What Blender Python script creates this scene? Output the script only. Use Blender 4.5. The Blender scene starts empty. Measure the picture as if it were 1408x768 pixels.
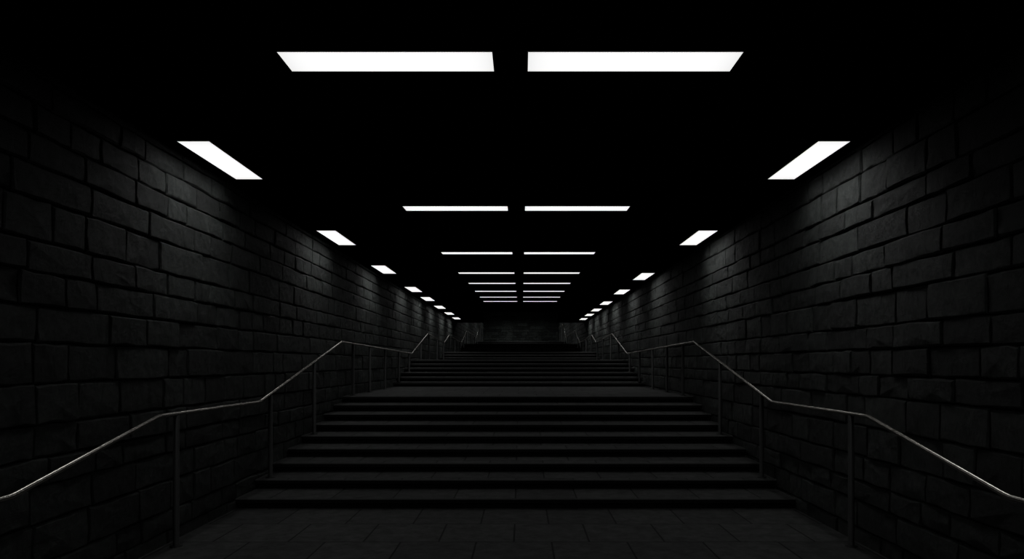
import bpy, bmesh, math, random
from mathutils import Vector
random.seed(11)
S=3.2; Z0=.63*S
sc=bpy.context.scene
sc.view_settings.view_transform='Standard'
sc.view_settings.look='None'
def P(x,d,z): return Vector((x*S,d*S,z*S+Z0))

# ---------------- materials ----------------
def newmat(n):
    m=bpy.data.materials.new(n); m.use_nodes=True
    return m,m.node_tree.nodes,m.node_tree.links,m.node_tree.nodes['Principled BSDF']
def stone_mat():
    m,N,L,b=newmat('rough_stone_block')
    tc=N.new('ShaderNodeTexCoord')
    at=N.new('ShaderNodeAttribute'); at.attribute_name='tone'
    n1=N.new('ShaderNodeTexNoise'); n1.inputs['Scale'].default_value=8; n1.inputs['Detail'].default_value=14; n1.inputs['Roughness'].default_value=.86; n1.inputs['Distortion'].default_value=.5
    n2=N.new('ShaderNodeTexNoise'); n2.inputs['Scale'].default_value=.9; n2.inputs['Detail'].default_value=5
    L.new(tc.outputs['Object'],n1.inputs['Vector']); L.new(tc.outputs['Object'],n2.inputs['Vector'])
    r=N.new('ShaderNodeValToRGB'); r.color_ramp.elements[0].color=(.010,.015,.013,1); r.color_ramp.elements[1].color=(.140,.153,.144,1)
    r.color_ramp.elements[0].position=.38; r.color_ramp.elements[1].position=.66
    L.new(n1.outputs['Fac'],r.inputs['Fac'])
    mx=N.new('ShaderNodeMix'); mx.data_type='RGBA'; mx.blend_type='MULTIPLY'; mx.inputs[0].default_value=1
    L.new(r.outputs['Color'],mx.inputs[6]); L.new(at.outputs['Color'],mx.inputs[7])
    mr=N.new('ShaderNodeMapRange'); mr.inputs[1].default_value=.3; mr.inputs[2].default_value=.7; mr.inputs[3].default_value=.45; mr.inputs[4].default_value=1.2
    L.new(n2.outputs['Fac'],mr.inputs[0])
    mx2=N.new('ShaderNodeMix'); mx2.data_type='RGBA'; mx2.blend_type='MULTIPLY'; mx2.inputs[0].default_value=1
    L.new(mx.outputs[2],mx2.inputs[6]); L.new(mr.outputs[0],mx2.inputs[7])
    L.new(mx2.outputs[2],b.inputs['Base Color'])
    b.inputs['Roughness'].default_value=.62; b.inputs['Specular IOR Level'].default_value=.4
    v=N.new('ShaderNodeTexVoronoi'); v.inputs['Scale'].default_value=10
    L.new(tc.outputs['Object'],v.inputs['Vector'])
    ad=N.new('ShaderNodeMath'); ad.operation='MULTIPLY_ADD'; ad.inputs[1].default_value=.35
    L.new(v.outputs['Distance'],ad.inputs[0]); L.new(n1.outputs['Fac'],ad.inputs[2])
    bp=N.new('ShaderNodeBump'); bp.inputs['Strength'].default_value=1; bp.inputs['Distance'].default_value=.08
    L.new(ad.outputs[0],bp.inputs['Height']); L.new(bp.outputs[0],b.inputs['Normal'])
    return m
def plain(n,c,ro=.8,me=0,spec=.3):
    m,N,L,b=newmat(n)
    tc=N.new('ShaderNodeTexCoord'); n1=N.new('ShaderNodeTexNoise'); n1.inputs['Scale'].default_value=9; n1.inputs['Detail'].default_value=6
    L.new(tc.outputs['Object'],n1.inputs['Vector'])
    r=N.new('ShaderNodeValToRGB')
    r.color_ramp.elements[0].color=(*[v*.7 for v in c],1); r.color_ramp.elements[1].color=(*[v*1.25 for v in c],1)
    L.new(n1.outputs['Fac'],r.inputs['Fac']); L.new(r.outputs[0],b.inputs['Base Color'])
    b.inputs['Roughness'].default_value=ro; b.inputs['Metallic'].default_value=me
    b.inputs['Specular IOR Level'].default_value=spec
    return m
def tile_mat():
    m,N,L,b=newmat('stone_paving')
    tc=N.new('ShaderNodeTexCoord')
    br=N.new('ShaderNodeTexBrick'); br.inputs['Scale'].default_value=1
    br.inputs['Brick Width'].default_value=.70; br.inputs['Row Height'].default_value=.78
    br.inputs['Mortar Size'].default_value=.010; br.inputs['Mortar Smooth'].default_value=.3
    br.inputs['Color1'].default_value=(.043,.043,.043,1); br.inputs['Color2'].default_value=(.063,.063,.062,1); br.inputs['Mortar'].default_value=(.003,.003,.003,1)
    L.new(tc.outputs['Object'],br.inputs['Vector'])
    n1=N.new('ShaderNodeTexNoise'); n1.inputs['Scale'].default_value=6; n1.inputs['Detail'].default_value=12; n1.inputs['Roughness'].default_value=.82
    L.new(tc.outputs['Object'],n1.inputs['Vector'])
    mr=N.new('ShaderNodeMapRange'); mr.inputs[1].default_value=.35; mr.inputs[2].default_value=.65; mr.inputs[3].default_value=.4; mr.inputs[4].default_value=1.4
    L.new(n1.outputs['Fac'],mr.inputs[0])
    mx=N.new('ShaderNodeMix'); mx.data_type='RGBA'; mx.blend_type='MULTIPLY'; mx.inputs[0].default_value=1
    L.new(br.outputs['Color'],mx.inputs[6]); L.new(mr.outputs[0],mx.inputs[7]); L.new(mx.outputs[2],b.inputs['Base Color'])
    b.inputs['Roughness'].default_value=.75; b.inputs['Specular IOR Level'].default_value=.25
    bp=N.new('ShaderNodeBump'); bp.inputs['Strength'].default_value=.6; bp.inputs['Distance'].default_value=.012
    L.new(n1.outputs['Fac'],bp.inputs['Height']); L.new(bp.outputs[0],b.inputs['Normal'])
    return m
def emit_mat():
    m=bpy.data.materials.new('lit_diffuser'); m.use_nodes=True; N=m.node_tree.nodes; L=m.node_tree.links; N.clear()
    o=N.new('ShaderNodeOutputMaterial'); e=N.new('ShaderNodeEmission'); L.new(e.outputs[0],o.inputs[0])
    # diffuser is a little dimmer along its edges than over the tubes
    uv=N.new('ShaderNodeTexCoord'); sp=N.new('ShaderNodeSeparateXYZ'); L.new(uv.outputs['Generated'],sp.inputs[0])
    outs=[]
    for ax in (0,1):
        a=N.new('ShaderNodeMath'); a.operation='SUBTRACT'; a.inputs[1].default_value=.5; L.new(sp.outputs[ax],a.inputs[0])
        q=N.new('ShaderNodeMath'); q.operation='ABSOLUTE'; L.new(a.outputs[0],q.inputs[0])
        p=N.new('ShaderNodeMath'); p.operation='MULTIPLY'; p.inputs[1].default_value=2; L.new(q.outputs[0],p.inputs[0])
        k=N.new('ShaderNodeMath'); k.operation='POWER'; k.inputs[1].default_value=9; L.new(p.outputs[0],k.inputs[0]); outs.append(k)
    mxx=N.new('ShaderNodeMath'); mxx.operation='ADD'; L.new(outs[0].outputs[0],mxx.inputs[0]); L.new(outs[1].outputs[0],mxx.inputs[1])
    mr=N.new('ShaderNodeMapRange'); mr.inputs[1].default_value=0; mr.inputs[2].default_value=1.2; mr.inputs[3].default_value=1.02; mr.inputs[4].default_value=.8
    L.new(mxx.outputs[0],mr.inputs[0]); L.new(mr.outputs[0],e.inputs['Strength'])
    e.inputs['Color'].default_value=(1,1,1,1)
    return m
M_stone=stone_mat(); M_mortar=plain('dark_mortar',(.010,.010,.010)); M_ceil=plain('black_ceiling_paint',(.001,.001,.001),.95,0,0)
M_tile=tile_mat(); M_riser=plain('shaded_riser_stone',(.013,.013,.013),.8,0,.1); M_steel=plain('brushed_steel',(.78,.74,.68),.24,1)  # riser colour darkened to carry the shade under the nosing overhang
M_nose=plain('highlit_nosing_stone',(.062,.062,.061),.7,0,.3)  # step edges coloured lighter, a painted-in highlight
M_post=plain('painted_steel_post',(.018,.018,.018),.6,.2); M_emit=emit_mat(); M_frame=plain('black_fixture_trim',(.003,.003,.003),.8,0,.1)

def mkobj(name,bm,mats):
    me=bpy.data.meshes.new(name); bm.to_mesh(me); bm.free()
    for m in mats: me.materials.append(m)
    o=bpy.data.objects.new(name,me); sc.collection.objects.link(o); return o

# ---------------- block walls ----------------
def block_wall(name,u0,u1,v0,vtop,to3):
    """u along wall, v up, metres; to3(u,v,h) with h = protrusion into the room"""
    bm=bmesh.new(); col=bm.loops.layers.color.new('tone')
    T=max(vtop(u0),vtop(u1))
    f=bm.faces.new([bm.verts.new(to3(u,v,0)) for u,v in ((u0,v0),(u1,v0),(u1,T),(u0,T))]); f.material_index=1
    v=v0
    while v<T:
        h=random.choice([.19,.21,.23,.25,.28])
        u=u0-random.random()*.5
        while u<u1:
            w=random.choice([.40,.5,.58,.65,.75,.9])
            if v<vtop(u):
                g=.005; a=max(u+g,u0); b2=min(u+w-g,u1); c=v+g; d=v+h-g; ch=.014
                if b2-a>.06:
                    pr=.027+random.random()*.015
                    j=lambda s=.008:random.uniform(-s,s)
                    # wandering outline points so the arrises are not ruler-straight
                    mx_,my_=(a+b2)/2,(c+d)/2
                    base=[(a,c),(a*.6+b2*.4,c),(a*.3+b2*.7,c),(b2,c),(b2,my_),(b2,d),(a*.35+b2*.65,d),(a*.7+b2*.3,d),(a,d),(a,my_)]
                    O=[(x+j(),y+j()) for x,y in base]
                    def ins(x,y):
                        sx=ch if x<a+.03 else (-ch if x>b2-.03 else 0)
                        sy=ch if y<c+.03 else (-ch if y>d-.03 else 0)
                        return (x+sx+j(.004),y+sy+j(.004))
                    I=[ins(x,y) for x,y in O]
                    n=len(O)
                    o0=[bm.verts.new(to3(x,y,0)) for x,y in O]
                    o1=[bm.verts.new(to3(x,y,pr-.014)) for x,y in O]
                    i1=[bm.verts.new(to3(x,y,pr+j(.005))) for x,y in I]
                    cc=bm.verts.new(to3(mx_+j(.06),my_+j(.03),pr+.005))
                    t=random.uniform(.62,1.15); fs=[]
                    for k in range(n):
                        k2=(k+1)%n
                        fs.append(bm.faces.new((i1[k],i1[k2],cc)))
                        fs.append(bm.faces.new((o0[k],o0[k2],o1[k2],o1[k])))
                        fs.append(bm.faces.new((o1[k],o1[k2],i1[k2],i1[k])))
                    for f in fs:
                        for l in f.loops: l[col]=(t,t,t,1)
            u+=w
        v+=h
    bmesh.ops.recalc_face_normals(bm,faces=bm.faces)
    return mkobj(name,bm,[M_stone,M_mortar])
DE=20.4; DB=-2.2; DL=11.9
zs=lambda z:z*S+Z0
top=lambda u: zs(.64) if u<DL*S-.5 else zs(1.38)
block_wall('wall_left',DB*S,DE*S,-.05,top,lambda u,v,h:Vector((-S+h-.035,u,v)))
block_wall('wall_right',DB*S,DE*S,-.05,top,lambda u,v,h:Vector((S-h+.035,u,v)))
block_wall('wall_end',-S,S,zs(.47),lambda u:zs(1.38),lambda u,v,h:Vector((u,DE*S-h+.04,v)))
block_wall('wall_back',-S,S,0,lambda u:zs(.62),lambda u,v,h:Vector((u,DB*S+h,v)))

# ---------------- ceiling ----------------
def cz(d): return .62+.018*max(0,d-2)
bm=bmesh.new()
def quad(bm,pts,mi=0):
    f=bm.faces.new([bm.verts.new(p) for p in pts]); f.material_index=mi; return f
B=.58; zf=.625
for a,b2 in ((DB,2),(2,DL)):
    quad(bm,[P(-B,a,cz(a)),P(B,a,cz(a)),P(B,b2,cz(b2)),P(-B,b2,cz(b2))])
    for s in (-1,1):
        quad(bm,[P(s*B,a,cz(a)),P(s*B,b2,cz(b2)),P(s*B,b2,zf),P(s*B,a,zf)])
        quad(bm,[P(s*B,a,zf),P(s*1.02,a,zf),P(s*1.02,b2,zf),P(s*B,b2,zf)])
ZU=1.36
quad(bm,[P(-1.02,DL,cz(DL)),P(1.02,DL,cz(DL)),P(1.02,DL,ZU),P(-1.02,DL,ZU)])
for s in (-1,1): quad(bm,[P(s*B,DL,zf),P(s*1.02,DL,zf),P(s*1.02,DL,cz(DL)),P(s*B,DL,cz(DL))])
quad(bm,[P(-1.02,DL,ZU),P(1.02,DL,ZU),P(1.02,DE+.02,ZU),P(-1.02,DE+.02,ZU)])
mkobj('ceiling',bm,[M_ceil])

# ---------------- floor and staircase ----------------
r=.0365; XW=.996
bm=bmesh.new()
quad(bm,[P(-XW,DB,-.63),P(XW,DB,-.63),P(XW,1.46,-.63),P(-XW,1.46,-.63)])
mkobj('floor',bm,[M_tile])
flights=[(1.45,.19,3,.11/3),(2.70,.20,9,r),(6.0,.19,6,r),(9.5,.2,3,r),(12.2,.2,5,r),(16.2,.2,4,r)]
prof=[(1.45,-.63)]; mats=[]
zc=-.63; th=.05/S; ov=.035/S; cf=.012/S
steps=[]
for (d0,t,n,rr) in flights:
    for k in range(n):
        d=d0+t*k
        if not(k==0 and d==1.45):
            prof.append((d,zc)); mats.append(0)
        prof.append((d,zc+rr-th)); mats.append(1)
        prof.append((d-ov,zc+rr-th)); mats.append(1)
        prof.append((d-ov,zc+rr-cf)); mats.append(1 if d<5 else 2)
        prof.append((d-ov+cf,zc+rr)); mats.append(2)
        zc+=rr; steps.append((d,zc))
prof.append((DE-.002,zc)); mats.append(0)
bm=bmesh.new()
A=[bm.verts.new(P(-XW,d,z)) for d,z in prof]; C=[bm.verts.new(P(XW,d,z)) for d,z in prof]
for i in range(len(prof)-1):
    f=bm.faces.new((A[i],C[i],C[i+1],A[i+1])); f.material_index=mats[i]
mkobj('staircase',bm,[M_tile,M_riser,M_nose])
def floor_z(d):
    z=-.63
    for dd,zz in steps:
        if d>=dd-ov-.001: z=zz
    return z

# ---------------- handrails ----------------
rail=[(.1,-.257),(1.447,-.257),(2.037,-.145),(2.816,-.147),(4.10,.112),(6.70,.078),(7.83,.295),(9.5,.25),(10.1,.36),(12.2,.32),(13.3,.56),(16.1,.53),(17.3,.88),(20.2,.86)]
posts=[.55,1.35,2.14,2.94,3.56,4.38,4.86,5.4,6.0,6.55,7.3,7.95,8.7,9.4,10.2,11.0,11.9,12.6,13.4,14.5,15.6,16.5,17.3,18.5]
def rz(d):
    for (a,b),(c,e) in zip(rail,rail[1:]):
        if a<=d<=c: return b+(e-b)*(d-a)/(c-a)
    return rail[-1][1]
def tube(bm,pts,rad,mi,seg=12):
    rings=[]
    for i,p in enumerate(pts):
        if i==0: t=(pts[1]-p)
        elif i==len(pts)-1: t=p-pts[i-1]
        else: t=(pts[i+1]-p).normalized()+(p-pts[i-1]).normalized()
        t.normalize()
        up=Vector((1,0,0)); s=t.cross(up).normalized(); q=s.cross(t).normalized()
        rings.append([bm.verts.new(p+(s*math.cos(2*math.pi*k/seg)+q*math.sin(2*math.pi*k/seg))*rad) for k in range(seg)])
    for a,b in zip(rings,rings[1:]):
        for k in range(seg):
            f=bm.faces.new((a[k],a[(k+1)%seg],b[(k+1)%seg],b[k])); f.material_index=mi; f.smooth=True
    for rg in (rings[0],rings[-1]):
        f=bm.faces.new(rg); f.material_index=mi
for s in (-1,1):
    bm=bmesh.new(); X=s*.955
    pts=[]; V=[P(X,d,z) for d,z in rail]
    pts.append(V[0])
    for i in range(1,len(V)-1):
        a=(V[i-1]-V[i]).normalized()*.05; b=(V[i+1]-V[i]).normalized()*.05
        for t in (0,.33,.67,1):
            pts.append((V[i]+a)*(1-t)**2+V[i]*2*t*(1-t)+(V[i]+b)*t*t)
    pts.append(V[-1])
    tube(bm,pts,.019,0,16)
    for d in posts:
        t0=P(X,d,rz(d)); b0=P(X,d,floor_z(d))+Vector((0,0,.001))
        tube(bm,[b0,t0-Vector((0,0,.014))],.027,1,16)
        tube(bm,[b0,b0+Vector((0,0,.012))],.055,1,20)
    mkobj('handrail',bm,[M_steel,M_post])

# ---------------- light fixtures ----------------
def fixture(x,d,z,lx,ld,tilt=0,watt=6,spread=140):
    bm=bmesh.new()
    def box(hx,hy,z0,z1,mi,bottom=None):
        v=[bm.verts.new((sx*hx,sy*hy,zz)) for zz in (z0,z1) for sx,sy in ((-1,-1),(1,-1),(1,1),(-1,1))]
        for q in ((0,1,2,3),(4,5,6,7),(0,1,5,4),(1,2,6,5),(2,3,7,6),(3,0,4,7)):
            f=bm.faces.new([v[i] for i in q]); f.material_index=mi if (q!=(0,1,2,3) or bottom is None) else bottom
    box(lx/2*S+.012,ld/2*S+.012,-.002,.01,0)
    box(lx/2*S,ld/2*S,-.005,-.0021,0,1)
    bmesh.ops.recalc_face_normals(bm,faces=bm.faces)
    o=mkobj('ceiling_light_panel',bm,[M_frame,M_emit])
    o.location=P(x,d,z); o.rotation_euler=(tilt,0,0)
    l=bpy.data.lights.new('tube_light','AREA'); l.shape='RECTANGLE'; l.size=lx*S; l.size_y=ld*S
    l.energy=watt; l.spread=math.radians(spread); l.color=(.97,1,.985)
    lo=bpy.data.objects.new('tube_light',l); sc.collection.objects.link(lo); lo.parent=o; lo.location=(0,0,-.007)
for d in (.0,1.558,3.143,4.61,5.82,6.73,7.66,8.53,9.30):
    hw=.465 if d<6 else .452
    for s in (-1,1):
        fixture(s*(hw+.036)/2,d,cz(d),hw-.036,.10,math.atan(.018) if d>2.1 else 0,.8,115)
for d in (.9,2.355,3.80,5.09,6.47,7.44,8.55,9.65,10.7): fixture(-.905,d,zf,.09,.44,0,4.0)
for d in (.9,2.355,3.80,5.50,6.70,7.96,9.0,9.92,10.87): fixture(.905,d,zf,.09,.44,0,4.0)
for d in (14.,17.,19.3): 
    for s in (-1,1): fixture(s*.25,d,ZU,.43,.1,0,21,160)  # added panels, unseen behind the lintel, to brighten the end wall

# ---------------- world, camera ----------------
w=bpy.data.worlds.new('World'); sc.world=w; w.use_nodes=True
w.node_tree.nodes['Background'].inputs[0].default_value=(0,0,0,1)
c=bpy.data.cameras.new('camera'); co=bpy.data.objects.new('camera',c); sc.collection.objects.link(co)
c.sensor_width=36; c.lens=36*1040/1408
c.shift_y=114/1408; c.shift_x=-14/1408
co.location=(.024*S,0,Z0); co.rotation_euler=(math.pi/2,0,0)
c.clip_end=300
sc.camera=co
